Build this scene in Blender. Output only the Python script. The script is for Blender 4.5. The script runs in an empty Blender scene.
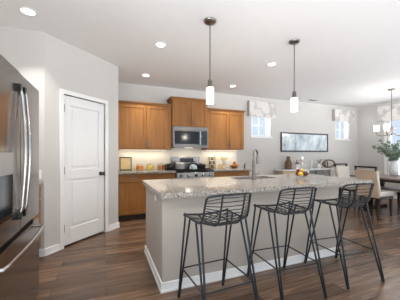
import bpy, bmesh, math, random
from mathutils import Vector, Matrix
random.seed(7)
sc = bpy.context.scene
C = sc.collection
PI = math.pi

# ------------------------------------------------------------------ camera, sky, fill from below, exposure
cam_d = bpy.data.cameras.new('camera')
cam = bpy.data.objects.new('camera', cam_d); C.objects.link(cam)
YAW = math.atan(94 / 236)
cam.location = (0, 0, 1.25)
cam.rotation_euler = (PI / 2, 0, -YAW)
cam_d.sensor_width = 36; cam_d.lens = 36 * 236 / 400
cam_d.shift_y = 4 / 400
cam_d.clip_start = 0.05; cam_d.clip_end = 200
sc.camera = cam

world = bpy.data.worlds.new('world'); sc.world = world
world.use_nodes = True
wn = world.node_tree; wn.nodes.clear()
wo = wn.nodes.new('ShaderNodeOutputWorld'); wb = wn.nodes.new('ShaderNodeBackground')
# pale sky above the horizon; strong fill light added below it for the ceiling
SKY = (0.74, 0.84, 0.97, 1); LOW_FILL = (5.2, 5.45, 5.75, 1)
wc = wn.nodes.new('ShaderNodeTexCoord'); wx = wn.nodes.new('ShaderNodeSeparateXYZ'); wr = wn.nodes.new('ShaderNodeMapRange'); wm = wn.nodes.new('ShaderNodeMix')
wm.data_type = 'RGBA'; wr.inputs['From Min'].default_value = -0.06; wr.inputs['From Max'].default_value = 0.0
wm.inputs['A'].default_value = LOW_FILL; wm.inputs['B'].default_value = SKY
wn.links.new(wc.outputs['Generated'], wx.inputs[0]); wn.links.new(wx.outputs['Z'], wr.inputs['Value'])
wn.links.new(wr.outputs[0], wm.inputs['Factor']); wn.links.new(wm.outputs['Result'], wb.inputs[0])
# added fill grows towards -x, low down, to brighten island end and right wall
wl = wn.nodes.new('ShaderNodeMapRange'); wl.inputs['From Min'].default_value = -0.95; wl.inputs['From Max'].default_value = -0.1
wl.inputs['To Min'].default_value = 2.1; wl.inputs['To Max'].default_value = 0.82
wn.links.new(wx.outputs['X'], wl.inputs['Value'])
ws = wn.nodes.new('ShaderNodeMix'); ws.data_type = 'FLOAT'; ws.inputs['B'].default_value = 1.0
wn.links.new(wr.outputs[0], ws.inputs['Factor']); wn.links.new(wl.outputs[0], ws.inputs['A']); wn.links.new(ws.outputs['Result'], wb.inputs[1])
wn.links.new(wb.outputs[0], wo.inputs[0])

CAN_W = 8.0        # each recessed ceiling light
UNDER_W = 1.5       # each strip under the upper cabinets
vs = sc.view_settings
vs.view_transform = 'Standard'; vs.look = 'None'; vs.gamma = 1.0; vs.use_curve_mapping = False
vs.exposure = 0.0

# ------------------------------------------------------------------ materials
def lin(c):
    c /= 255.0
    return c / 12.92 if c <= 0.04045 else ((c + 0.055) / 1.055) ** 2.4
def S(r, g, b): return (lin(r), lin(g), lin(b), 1)

def base_mat(name):
    m = bpy.data.materials.new(name); m.use_nodes = True
    nt = m.node_tree
    return m, nt, nt.nodes['Principled BSDF']

def mat(name, col, rough=0.5, metal=0.0, var=0.04, scale=8.0, stretch=(1, 1, 1), bump=0.0, coat=0.0, emit=None, es=0.0, spec=0.5, trans=0.0, ior=1.45):
    """Principled surface with a little procedural mottling of its own colour."""
    m, nt, p = base_mat(name)
    p.inputs['Roughness'].default_value = rough; p.inputs['Metallic'].default_value = metal
    p.inputs['Coat Weight'].default_value = coat
    p.inputs['Specular IOR Level'].default_value = spec
    p.inputs['Transmission Weight'].default_value = trans; p.inputs['IOR'].default_value = ior
    tc = nt.nodes.new('ShaderNodeTexCoord'); mp = nt.nodes.new('ShaderNodeMapping')
    mp.inputs['Scale'].default_value = stretch
    nz = nt.nodes.new('ShaderNodeTexNoise'); nz.inputs['Scale'].default_value = scale; nz.inputs['Detail'].default_value = 3
    nt.links.new(tc.outputs['Object'], mp.inputs[0]); nt.links.new(mp.outputs[0], nz.inputs['Vector'])
    rp = nt.nodes.new('ShaderNodeValToRGB')
    rp.color_ramp.elements[0].position = 0.3; rp.color_ramp.elements[1].position = 0.7
    rp.color_ramp.elements[0].color = tuple(max(0, v * (1 - var)) for v in col[:3]) + (1,)
    rp.color_ramp.elements[1].color = tuple(min(1, v * (1 + var)) for v in col[:3]) + (1,)
    nt.links.new(nz.outputs['Fac'], rp.inputs[0]); nt.links.new(rp.outputs[0], p.inputs['Base Color'])
    if bump:
        b = nt.nodes.new('ShaderNodeBump'); b.inputs['Strength'].default_value = bump; b.inputs['Distance'].default_value = 0.005
        nt.links.new(nz.outputs['Fac'], b.inputs['Height']); nt.links.new(b.outputs[0], p.inputs['Normal'])
    if emit:
        p.inputs['Emission Color'].default_value = emit; p.inputs['Emission Strength'].default_value = es
    return m

def thin_glass(name, tint=(1, 1, 1, 1), gloss=0.08, rough=0.02):
    m = bpy.data.materials.new(name); m.use_nodes = True
    nt = m.node_tree; nt.nodes.clear()
    o = nt.nodes.new('ShaderNodeOutputMaterial'); t = nt.nodes.new('ShaderNodeBsdfTransparent'); g = nt.nodes.new('ShaderNodeBsdfGlossy')
    mx = nt.nodes.new('ShaderNodeMixShader'); fr = nt.nodes.new('ShaderNodeLayerWeight'); fr.inputs[0].default_value = 0.25; pw = nt.nodes.new('ShaderNodeMath'); pw.operation = 'POWER'; pw.inputs[1].default_value = 2.5
    ad = nt.nodes.new('ShaderNodeMath'); ad.operation = 'ADD'; ad.inputs[1].default_value = gloss; ad.use_clamp = True
    t.inputs[0].default_value = tint; g.inputs['Roughness'].default_value = rough
    nt.links.new(fr.outputs['Facing'], pw.inputs[0]); nt.links.new(pw.outputs[0], ad.inputs[0]); nt.links.new(ad.outputs[0], mx.inputs[0])
    nt.links.new(t.outputs[0], mx.inputs[1]); nt.links.new(g.outputs[0], mx.inputs[2]); nt.links.new(mx.outputs[0], o.inputs[0])
    return m

def wood(name, c1, c2, axis='z', rough=0.45, scale=14.0, coat=0.0):
    m, nt, p = base_mat(name)
    p.inputs['Roughness'].default_value = rough; p.inputs['Coat Weight'].default_value = coat; p.inputs['Coat Roughness'].default_value = 0.25; p.inputs['Specular IOR Level'].default_value = 0.3
    tc = nt.nodes.new('ShaderNodeTexCoord'); mp = nt.nodes.new('ShaderNodeMapping')
    mp.inputs['Scale'].default_value = {'z': (1, 1, 0.09), 'x': (0.09, 1, 1), 'y': (1, 0.09, 1)}[axis]
    nz = nt.nodes.new('ShaderNodeTexNoise'); nz.inputs['Scale'].default_value = scale; nz.inputs['Detail'].default_value = 6
    nz.inputs['Distortion'].default_value = 0.8
    rp = nt.nodes.new('ShaderNodeValToRGB'); rp.color_ramp.elements[0].position = 0.3; rp.color_ramp.elements[1].position = 0.72
    rp.color_ramp.elements[0].color = c1; rp.color_ramp.elements[1].color = c2
    nt.links.new(tc.outputs['Object'], mp.inputs[0]); nt.links.new(mp.outputs[0], nz.inputs['Vector'])
    nt.links.new(nz.outputs['Fac'], rp.inputs[0]); nt.links.new(rp.outputs[0], p.inputs['Base Color'])
    return m

def floor_mat():
    m, nt, p = base_mat('plank_floor')
    L = nt.links.new
    tc = nt.nodes.new('ShaderNodeTexCoord')
    br = nt.nodes.new('ShaderNodeTexBrick')
    br.inputs['Scale'].default_value = 1.0; br.inputs['Brick Width'].default_value = 1.25; br.inputs['Row Height'].default_value = 0.15
    br.inputs['Mortar Size'].default_value = 0.0022; br.inputs['Mortar Smooth'].default_value = 0.3; br.offset = 0.37
    br.inputs['Color1'].default_value = (0, 0, 0, 1); br.inputs['Color2'].default_value = (1, 1, 1, 1); br.inputs['Mortar'].default_value = (0.5, 0.5, 0.5, 1)
    L(tc.outputs['Object'], br.inputs['Vector'])
    mp = nt.nodes.new('ShaderNodeMapping'); mp.inputs['Scale'].default_value = (0.12, 1.6, 1)
    L(tc.outputs['Object'], mp.inputs[0])
    nz = nt.nodes.new('ShaderNodeTexNoise'); nz.inputs['Scale'].default_value = 14; nz.inputs['Detail'].default_value = 6; nz.inputs['Distortion'].default_value = 1.0
    L(mp.outputs[0], nz.inputs['Vector'])
    mx = nt.nodes.new('ShaderNodeMix'); mx.data_type = 'FLOAT'; mx.inputs['Factor'].default_value = 0.74
    L(br.outputs['Color'], mx.inputs['A']); L(nz.outputs['Fac'], mx.inputs['B'])
    rp = nt.nodes.new('ShaderNodeValToRGB')
    e = rp.color_ramp.elements; e[0].position = 0.22; e[0].color = S(60, 44, 34); e[1].position = 0.80; e[1].color = S(144, 115, 90)
    k = rp.color_ramp.elements.new(0.5); k.color = S(98, 74, 57)
    L(mx.outputs['Result'], rp.inputs[0])
    dk = nt.nodes.new('ShaderNodeMix'); dk.data_type = 'RGBA'; dk.inputs['B'].default_value = S(36, 26, 21)
    L(br.outputs['Fac'], dk.inputs['Factor']); L(rp.outputs[0], dk.inputs['A'])
    L(dk.outputs['Result'], p.inputs['Base Color'])
    p.inputs['Roughness'].default_value = 0.27
    b = nt.nodes.new('ShaderNodeBump'); b.inputs['Strength'].default_value = 0.25; b.inputs['Distance'].default_value = 0.003
    L(nz.outputs['Fac'], b.inputs['Height']); L(b.outputs[0], p.inputs['Normal'])
    return m

def granite_mat():
    m, nt, p = base_mat('speckled_granite')
    L = nt.links.new
    tc = nt.nodes.new('ShaderNodeTexCoord')
    v = nt.nodes.new('ShaderNodeTexVoronoi'); v.inputs['Scale'].default_value = 110
    n = nt.nodes.new('ShaderNodeTexNoise'); n.inputs['Scale'].default_value = 95; n.inputs['Detail'].default_value = 4
    L(tc.outputs['Object'], v.inputs['Vector']); L(tc.outputs['Object'], n.inputs['Vector'])
    mx = nt.nodes.new('ShaderNodeMix'); mx.data_type = 'FLOAT'; mx.inputs['Factor'].default_value = 0.5
    sp = nt.nodes.new('ShaderNodeSeparateColor'); L(v.outputs['Color'], sp.inputs[0])
    L(sp.outputs[0], mx.inputs['A']); L(n.outputs['Fac'], mx.inputs['B'])
    rp = nt.nodes.new('ShaderNodeValToRGB'); e = rp.color_ramp.elements
    e[0].position = 0.30; e[0].color = S(70, 66, 63); e[1].position = 0.80; e[1].color = S(186, 177, 166)
    k = e.new(0.40); k.color = S(136, 129, 121)
    k = e.new(0.52); k.color = S(164, 155, 145)
    L(mx.outputs['Result'], rp.inputs[0]); L(rp.outputs[0], p.inputs['Base Color'])
    p.inputs['Roughness'].default_value = 0.1; p.inputs['Specular IOR Level'].default_value = 0.08
    return m

def tile_mat():
    m, nt, p = base_mat('cream_subway_tile')
    L = nt.links.new
    tc = nt.nodes.new('ShaderNodeTexCoord'); mp = nt.nodes.new('ShaderNodeMapping'); mp.inputs['Rotation'].default_value = (PI / 2, 0, 0)
    br = nt.nodes.new('ShaderNodeTexBrick'); br.inputs['Scale'].default_value = 1; br.inputs['Brick Width'].default_value = 0.15; br.inputs['Row Height'].default_value = 0.075
    br.inputs['Mortar Size'].default_value = 0.0015
    br.inputs['Color1'].default_value = S(240, 232, 216); br.inputs['Color2'].default_value = S(235, 226, 210); br.inputs['Mortar'].default_value = S(222, 213, 198)
    L(tc.outputs['Object'], mp.inputs[0]); L(mp.outputs[0], br.inputs['Vector']); L(br.outputs['Color'], p.inputs['Base Color'])
    p.inputs['Roughness'].default_value = 0.25
    return m

def valance_mat():
    m, nt, p = base_mat('ikat_valance_cloth')
    L = nt.links.new
    tc = nt.nodes.new('ShaderNodeTexCoord')
    v = nt.nodes.new('ShaderNodeTexVoronoi'); v.inputs['Scale'].default_value = 6.5; v.feature = 'SMOOTH_F1'
    n = nt.nodes.new('ShaderNodeTexNoise'); n.inputs['Scale'].default_value = 22
    L(tc.outputs['Object'], v.inputs['Vector']); L(tc.outputs['Object'], n.inputs['Vector'])
    mx = nt.nodes.new('ShaderNodeMix'); mx.data_type = 'FLOAT'; mx.inputs['Factor'].default_value = 0.35
    L(v.outputs['Distance'], mx.inputs['A']); L(n.outputs['Fac'], mx.inputs['B'])
    rp = nt.nodes.new('ShaderNodeValToRGB'); e = rp.color_ramp.elements
    e[0].position = 0.28; e[0].color = S(214, 209, 204); e[1].position = 0.55; e[1].color = S(190, 184, 180)
    k = e.new(0.42); k.color = S(222, 218, 213)
    L(mx.outputs['Result'], rp.inputs[0]); L(rp.outputs[0], p.inputs['Base Color'])
    p.inputs['Roughness'].default_value = 0.9
    return m

def art_mat():
    m, nt, p = base_mat('pale_abstract_print')
    L = nt.links.new
    tc = nt.nodes.new('ShaderNodeTexCoord'); mp = nt.nodes.new('ShaderNodeMapping'); mp.inputs['Scale'].default_value = (2.6, 1, 1.3)
    n = nt.nodes.new('ShaderNodeTexNoise'); n.inputs['Scale'].default_value = 1.7; n.inputs['Detail'].default_value = 7; n.inputs['Roughness'].default_value = 0.65
    L(tc.outputs['Object'], mp.inputs[0]); L(mp.outputs[0], n.inputs['Vector'])
    rp = nt.nodes.new('ShaderNodeValToRGB'); e = rp.color_ramp.elements
    e[0].position = 0.34; e[0].color = S(118, 132, 138); e[1].position = 0.62; e[1].color = S(226, 232, 234)
    k = e.new(0.46); k.color = S(188, 200, 206)
    L(n.outputs['Fac'], rp.inputs[0]); L(rp.outputs[0], p.inputs['Base Color'])
    p.inputs['Roughness'].default_value = 0.12
    return m

M = {}
M['wall'] = mat('grey_wall_paint', S(202, 198, 193), 0.85, var=0.01)
M['ceil'] = mat('ceiling_paint', S(240, 239, 238), 0.9, var=0.008)
M['trim'] = mat('white_trim_paint', S(236, 235, 233), 0.4, var=0.008)
M['door'] = mat('white_door_paint', S(234, 233, 231), 0.42, var=0.008)
M['floor'] = floor_mat()
M['granite'] = granite_mat()
M['tile'] = tile_mat()
M['maple'] = wood('honey_maple', S(132, 85, 39), S(160, 108, 55))
M['maple_x'] = wood('honey_maple_crosswise', S(128, 82, 38), S(156, 105, 54), 'x')
M['island'] = mat('greige_panel_paint', S(178, 169, 158), 0.6, var=0.012)
M['steel'] = mat('brushed_stainless', S(146, 142, 137), 0.2, 1.0, var=0.06, scale=30, stretch=(1, 1, 0.05))
M['fridge'] = mat('stainless_fridge_skin', S(160, 157, 154), 0.2, 1.0, var=0.04, scale=30, stretch=(1, 1, 0.05))
M['fridge_side'] = mat('grey_fridge_cabinet', S(128, 124, 120), 0.45, 0.3)
M['bright_steel'] = mat('polished_handle_steel', S(186, 184, 181), 0.2, 1.0, var=0.02)
M['steel_dark'] = mat('dark_brushed_stainless', S(122, 118, 114), 0.2, 1.0, var=0.06, scale=30, stretch=(0.05, 1, 1))
M['nickel'] = mat('brushed_nickel', S(128, 121, 114), 0.3, 1.0, var=0.04)
M['black'] = mat('black_gloss', S(18, 18, 19), 0.12, var=0.05)
M['iron'] = mat('black_cast_iron', S(28, 28, 29), 0.55, var=0.1)
M['stool'] = mat('charcoal_powder_coat', S(40, 42, 45), 0.4, 0.3, var=0.08, scale=40)
M['gap'] = mat('dark_recess_paint', S(30, 27, 25), 0.8)
M['shade'] = mat('lit_opal_glass', S(250, 246, 240), 0.3, emit=(1, 0.95, 0.88, 1), es=1.2)
M['canlens'] = mat('lit_can_lens', S(250, 248, 244), 0.5, emit=(1, 0.96, 0.9, 1), es=4.0)
M['striplens'] = mat('lit_strip_lens', S(250, 240, 220), 0.5, emit=(1, 0.86, 0.62, 1), es=2.5)
M['glass'] = thin_glass('clear_glass', gloss=0.03)
M['pane'] = thin_glass('window_glass', (0.96, 0.98, 1, 1), 0.04)
M['valance'] = valance_mat()
M['valance_side'] = mat('grey_valance_lining', S(176, 170, 166), 0.9)
M['art'] = art_mat()
M['frame_dark'] = mat('dark_frame_wood', S(48, 46, 46), 0.4, var=0.1)
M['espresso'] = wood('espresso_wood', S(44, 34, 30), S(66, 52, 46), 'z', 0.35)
M['table'] = wood('table_wood_window_sheen', S(122, 106, 96), S(152, 136, 126), 'y', 0.3)  # dark wood lightened: the window's reflection is put into its colour
M['linen'] = mat('tan_linen', S(196, 174, 152), 0.9, var=0.05, scale=60, bump=0.1)
M['cream'] = mat('cream_upholstery', S(226, 218, 208), 0.9, var=0.03, scale=60, bump=0.1)
M['white_lacq'] = mat('white_lacquer', S(238, 237, 236), 0.25, var=0.01)
M['grey_metal'] = mat('grey_console_metal', S(170, 168, 166), 0.35, 0.6)
M['wicker'] = mat('tan_wicker', S(220, 196, 156), 0.8, var=0.2, scale=50, stretch=(1, 1, 3), bump=0.4)
M['jug'] = mat('brown_stoneware', S(108, 80, 56), 0.4, var=0.15, scale=12)
M['ceramic'] = mat('white_ceramic', S(238, 236, 232), 0.25, var=0.01)
M['bronze'] = mat('bronze_brown', S(116, 92, 80), 0.35, 0.5, var=0.15)
M['wax'] = mat('white_wax', S(238, 232, 222), 0.5)
M['leaf'] = mat('grey_green_leaf', S(122, 138, 120), 0.6, var=0.3, scale=18)
M['leaf_d'] = mat('dark_green_leaf', S(62, 84, 58), 0.6, var=0.3, scale=18)
M['stem'] = mat('brown_stem', S(96, 84, 62), 0.7)
M['frost'] = mat('pale_vase_glass', S(238, 240, 240), 0.15, var=0.02, trans=0.35)
M['orange'] = mat('orange_peel', S(202, 124, 56), 0.45, var=0.1, scale=40)
M['lemon'] = mat('lemon_peel', S(232, 190, 62), 0.45, var=0.08, scale=40)
M['plum'] = mat('dark_plum_skin', S(84, 36, 38), 0.35, var=0.2)
M['apple'] = mat('red_apple_skin', S(126, 52, 40), 0.35, var=0.25)
M['c_orange'] = mat('orange_snacks', S(224, 138, 44), 0.6, var=0.4, scale=60)
M['c_yellow'] = mat('yellow_pasta', S(236, 200, 62), 0.6, var=0.3, scale=60)
M['c_mixed'] = mat('mixed_candies', S(196, 120, 66), 0.6, var=0.5, scale=50)
M['c_pale'] = mat('pale_grains', S(226, 206, 150), 0.7, var=0.15, scale=60)
M['c_brown'] = mat('brown_spice', S(142, 92, 58), 0.7, var=0.3, scale=60)
M['lid'] = mat('pale_wood_lid', S(206, 186, 150), 0.5)
M['paper'] = mat('cream_print', S(240, 214, 158), 0.7, var=0.1, scale=14, stretch=(0.3, 1, 5))
M['flower'] = mat('pale_yellow_petals', S(232, 208, 132), 0.7, var=0.2, scale=40)
M['pinkflower'] = mat('blush_petals', S(226, 200, 194), 0.7, var=0.15, scale=40)
M['bowlwood'] = wood('acacia_bowl', S(150, 90, 48), S(190, 120, 66), 'x', 0.4)
M['copper'] = mat('hammered_copper', S(206, 120, 74), 0.3, 0.9, var=0.1, scale=30)
M['dishteal'] = mat('pale_blue_enamel', S(176, 194, 200), 0.3)
M['enamel'] = mat('pale_grey_enamel', S(206, 202, 196), 0.25)
M['dome'] = thin_glass('dome_glass', gloss=0.11)
M['plate'] = mat('white_plastic_plate', S(240, 239, 236), 0.35)
M['panel_lit'] = mat('grey_dispenser_panel', S(168, 166, 164), 0.3, 0.2)
M['subfloor'] = M['gap']

# ------------------------------------------------------------------ mesh helpers
class MB:
    def __init__(s): s.bm = bmesh.new()
    def face(s, pts):
        vs_ = [s.bm.verts.new(p) for p in pts]
        return s.bm.faces.new(vs_)
    def box(s, a, b):
        x0, y0, z0 = a; x1, y1, z1 = b
        if x0 > x1: x0, x1 = x1, x0
        if y0 > y1: y0, y1 = y1, y0
        if z0 > z1: z0, z1 = z1, z0
        v = [s.bm.verts.new(p) for p in ((x0,y0,z0),(x1,y0,z0),(x1,y1,z0),(x0,y1,z0),(x0,y0,z1),(x1,y0,z1),(x1,y1,z1),(x0,y1,z1))]
        for f in ((0,3,2,1),(4,5,6,7),(0,1,5,4),(1,2,6,5),(2,3,7,6),(3,0,4,7)):
            s.bm.faces.new([v[i] for i in f])
        return s
    def prism(s, pts, ax, t):
        """pts: closed outline of 3D points; extruded by vector ax*t."""
        e = Vector(ax) * t
        a = [s.bm.verts.new(p) for p in pts]; b = [s.bm.verts.new(Vector(p) + e) for p in pts]
        n = len(pts)
        s.bm.faces.new(a[::-1]); s.bm.faces.new(b)
        for i in range(n): s.bm.faces.new([a[i], a[(i+1) % n], b[(i+1) % n], b[i]])
        return s
    def tube(s, pts, r, seg=8, closed=False):
        pts = [Vector(p) for p in pts]; n = len(pts)
        rs = r if isinstance(r, (list, tuple)) else [r] * n
        rings = []; up = None
        for i, p in enumerate(pts):
            if closed: d = pts[(i+1) % n] - pts[i-1]
            elif i == 0: d = pts[1] - p
            elif i == n-1: d = p - pts[-2]
            else: d = (pts[i+1] - p).normalized() + (p - pts[i-1]).normalized()
            d.normalize()
            if up is None:
                up = Vector((0, 0, 1)) if abs(d.z) < 0.9 else Vector((1, 0, 0))
            u = (up - d * up.dot(d))
            if u.length < 1e-5: u = d.orthogonal()
            u.normalize(); w = d.cross(u); up = u
            rings.append([s.bm.verts.new(p + (u * math.cos(2*PI*k/seg) + w * math.sin(2*PI*k/seg)) * rs[i]) for k in range(seg)])
        m = n if closed else n - 1
        for i in range(m):
            A, B = rings[i], rings[(i+1) % n]
            for k in range(seg): s.bm.faces.new([A[k], A[(k+1) % seg], B[(k+1) % seg], B[k]])
        if not closed:
            s.bm.faces.new(rings[0][::-1]); s.bm.faces.new(rings[-1])
        return s
    def lathe(s, prof, c=(0, 0, 0), seg=24, sx=1, sy=1, closed=False):
        """prof: (radius, z) from bottom to top."""
        rings = []
        for r, z in prof:
            if r < 1e-6: rings.append([s.bm.verts.new((c[0], c[1], c[2] + z))])
            else: rings.append([s.bm.verts.new((c[0] + r*sx*math.cos(2*PI*k/seg), c[1] + r*sy*math.sin(2*PI*k/seg), c[2] + z)) for k in range(seg)])
        for A, B in (list(zip(rings, rings[1:])) + ([(rings[-1], rings[0])] if closed else [])):
            for k in range(seg):
                j = (k+1) % seg
                if len(A) == 1 and len(B) == 1: continue
                if len(A) == 1: s.bm.faces.new([A[0], B[j], B[k]])
                elif len(B) == 1: s.bm.faces.new([A[k], A[j], B[0]])
                else: s.bm.faces.new([A[k], A[j], B[j], B[k]])
        if len(rings[0]) > 1 and not closed: s.bm.faces.new(rings[0][::-1])
        if len(rings[-1]) > 1 and not closed: s.bm.faces.new(rings[-1])
        return s
    def disc(s, c, r, nrm, seg=6):
        n = Vector(nrm).normalized(); u = n.orthogonal().normalized(); w = n.cross(u)
        s.face([Vector(c) + (u*math.cos(2*PI*k/seg) + w*math.sin(2*PI*k/seg)*0.75) * r for k in range(seg)])
        return s
    def ball(s, c, r, seg=14, rings=9, sz=1.0):
        prof = [(r*math.sin(PI*i/rings), -r*sz*math.cos(PI*i/rings)) for i in range(rings+1)]
        prof[0] = (0, -r*sz); prof[-1] = (0, r*sz)
        return s.lathe(prof, c, seg)
    def build(s, name, m, parent=None, smooth=False, bevel=0.0, loc=None, seg=2):
        bmesh.ops.recalc_face_normals(s.bm, faces=s.bm.faces)
        me = bpy.data.meshes.new(name); s.bm.to_mesh(me); s.bm.free()
        me.materials.append(m)
        o = bpy.data.objects.new(name, me); C.objects.link(o)
        if smooth:
            for p in me.polygons: p.use_smooth = True
            me.set_sharp_from_angle(angle=math.radians(50))
        if bevel:
            b = o.modifiers.new('bevel', 'BEVEL'); b.width = bevel; b.segments = seg; b.limit_method = 'ANGLE'; b.angle_limit = math.radians(40)
        if parent: o.parent = parent
        if loc: o.location = loc
        return o

def tag(o, label=None, cat=None, group=None, kind=None):
    if label: o['label'] = label
    if cat: o['category'] = cat
    if group: o['group'] = group
    if kind: o['kind'] = kind
    return o
def thing(name, label, cat, loc=(0, 0, 0), rz=0.0, group=None, kind=None):
    o = bpy.data.objects.new(name, None); C.objects.link(o); o.empty_display_size = 0.1
    o.location = loc; o.rotation_euler = (0, 0, rz)
    return tag(o, label, cat, group, kind)
def copy_tree(o, parent=None):
    c = o.copy(); C.objects.link(c)
    if parent: c.parent = parent
    for ch in list(o.children): copy_tree(ch, c)
    return c
def box(name, a, b, m, parent=None, bevel=0.0): return MB().box(a, b).build(name, m, parent, bevel=bevel)
def struct(name, mb, m, label, cat, bevel=0.0):
    return tag(mb.build(name, m, bevel=bevel), label, cat, kind='structure')
def lamp(name, kind, parent, loc, energy, col, size=0.1, size_y=None, rot=(0, 0, 0), spread=None):
    d = bpy.data.lights.new(name, kind); d.energy = energy; d.color = col
    if kind == 'AREA':
        d.size = size
        if size_y: d.shape = 'RECTANGLE'; d.size_y = size_y
        else: d.shape = 'DISK'
        if spread: d.spread = spread
    else: d.shadow_soft_size = size
    o = bpy.data.objects.new(name, d); C.objects.link(o); o.parent = parent; o.location = loc; o.rotation_euler = rot
    return o
def spline(pts, n=6):
    P = [Vector(p) for p in pts]; out = []
    for i in range(len(P) - 1):
        p0 = P[max(i-1, 0)]; p1 = P[i]; p2 = P[i+1]; p3 = P[min(i+2, len(P)-1)]
        for k in range(n):
            t = k / n
            out.append(0.5 * ((2*p1) + (p2-p0)*t + (2*p0-5*p1+4*p2-p3)*t*t + (3*p1-p0-3*p2+p3)*t**3))
    out.append(P[-1]); return out

# ------------------------------------------------------------------ the room
H = 2.74; XL, XR, YB = -1.27, 7.55, 5.2; YF = -2.4
PA = Vector((-0.70, 3.39, 0)); PB = Vector((0.195, 4.26, 0))
PD = (PB - PA).normalized(); PN = Vector((PD.y, -PD.x, 0))   # along the diagonal wall, and out of it

struct('floor', MB().box((XL-0.15, YF, -0.1), (XR+0.15, YB+0.15, 0)), M['floor'], 'brown wood plank floor running through the open kitchen', 'floor')
struct('ceiling', MB().box((XL-0.15, YF-0.3, H), (XR+0.15, YB+0.15, H+0.1)), M['ceil'], 'flat pale ceiling over the kitchen and dining area', 'ceiling')

# back wall with two small high openings
W1 = (3.50, 4.16, 1.70, 2.46); W2 = (6.55, 7.20, 1.70, 2.46)
mb = MB(); y0, y1 = YB, YB+0.14
xs = [XL+0.001, W1[0], W1[1], W2[0], W2[1], XR+0.14]
mb.box((xs[0], y0, 0), (xs[1], y1, H)); mb.box((xs[2], y0, 0), (xs[3], y1, H)); mb.box((xs[4], y0, 0), (xs[5], y1, H))
for w in (W1, W2):
    mb.box((w[0], y0, 0), (w[1], y1, w[2])); mb.box((w[0], y0, w[3]), (w[1], y1, H))
struct('wall_back', mb, M['wall'], 'long grey back wall behind the cabinets, picture and console', 'wall')
# right wall with a large window
YR = 2.0
W3 = (2.6, 4.33, 0.62, 2.46)
mb = MB(); x0, x1 = XR, XR+0.14
mb.box((x0, YR, 0), (x1, W3[0], H)); mb.box((x0, W3[1], 0), (x1, YB, H)); mb.box((x0, W3[0], 0), (x1, W3[1], W3[2])); mb.box((x0, W3[0], W3[3]), (x1, W3[1], H))
struct('wall_right', mb, M['wall'], 'grey end wall of the dining area beside the large window', 'wall')
struct('wall_left', MB().box((XL-0.14, 1.2, 0), (XL, YB+0.14, H)), M['wall'], 'wall behind the stainless refrigerator', 'wall')
struct('wall_alcove', MB().prism([(XL, 3.39, 0), (PA.x, 3.39, 0), (PA.x-0.085, 3.51, 0), (XL, 3.51, 0)], (0, 0, 1), H), M['wall'], 'short wall beyond the refrigerator that meets the pantry corner', 'wall')

# diagonal pantry wall with a door opening
DL = (PB - PA).length; D0, D1, DH = 0.248, 0.955, 2.045
def dp(t, n, z): 
    q = PA + PD*t + PN*n
    return (q.x, q.y, z)
def dbox(mb, t0, t1, n0, n1, z0, z1):
    mb.prism([dp(t0, n0, z0), dp(t1, n0, z0), dp(t1, n1, z0), dp(t0, n1, z0)], (0, 0, 1), z1 - z0); return mb
mb = MB(); dbox(mb, 0, D0, -0.12, 0, 0, H); dbox(mb, D1, DL, -0.12, 0, 0, H); dbox(mb, D0, D1, -0.12, 0, DH, H)
struct('wall_pantry', mb, M['wall'], 'diagonal grey corner wall that holds the white pantry door', 'wall')
struct('wall_return', MB().box((PB.x-0.12, PB.y+0.01, 0), (PB.x, YB, H)), M['wall'], 'side wall of the pantry beside the left upper cabinet', 'wall')

# door in the diagonal wall
door = thing('door_1', 'white two panel pantry door with dark hinges and round knob', 'door', kind='structure')
lf = MB(); a, b = D0+0.006, D1-0.006; n0, n1 = -0.050, -0.016; st = 0.105
zs = [0.024, 0.24, 0.90, 1.04, DH-0.135, DH-0.006]
dbox(lf, a, a+st, n0, n1, zs[0], zs[5]); dbox(lf, b-st, b, n0, n1, zs[0], zs[5])
for q0, q1 in ((zs[0], zs[1]), (zs[2], zs[3]), (zs[4], zs[5])): dbox(lf, a+st, b-st, n0, n1, q0, q1)
dl = lf.build('door_leaf', M['door'], door, bevel=0.004)
for q0, q1 in ((zs[1], zs[2]), (zs[3], zs[4])):
    pm = MB(); dbox(pm, a+st, b-st, n0, n1-0.012, q0, q1); dbox(pm, a+st+0.035, b-st-0.035, n1-0.012, n1-0.004, q0+0.035, q1-0.035)
    pm.build('door_panel', M['door'], door, bevel=0.005)
mb = MB(); cw = 0.058
dbox(mb, D0-cw, D0, -0.12, 0.016, 0, DH+cw); dbox(mb, D1, D1+cw, -0.12, 0.016, 0, DH+cw); dbox(mb, D0, D1, -0.12, 0.016, DH, DH+cw)
mb.build('door_casing', M['trim'], door, bevel=0.004)
for z in (0.26, 1.03, 1.86):
    mb = MB(); dbox(mb, D0+0.001, D0+0.018, -0.016, -0.008, z-0.05, z+0.05); mb.tube([dp(D0+0.01, -0.004, z-0.05), dp(D0+0.01, -0.004, z+0.05)], 0.009)
    mb.build('door_hinge', M['bronze'], door)
kb = MB(); kz, kt = 0.945, D1-0.075
kb.tube([dp(kt, -0.016, kz), dp(kt, -0.004, kz)], 0.032, 16); kb.tube([dp(kt, -0.004, kz), dp(kt, 0.03, kz)], 0.011, 10)
kb.tube([dp(kt, 0.026, kz), dp(kt, 0.036, kz), dp(kt, 0.052, kz), dp(kt, 0.060, kz)], [0.016, 0.027, 0.027, 0.014], 16)
kb.build('door_knob', mat('dark_nickel', S(96, 92, 88), 0.3, 1.0), door, smooth=True)
mb = MB(); dbox(mb, D1-0.001, D1+0.004, -0.03, 0.004, kz-0.045, kz+0.03); mb.build('strike_plate', M['nickel'], door)

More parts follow.
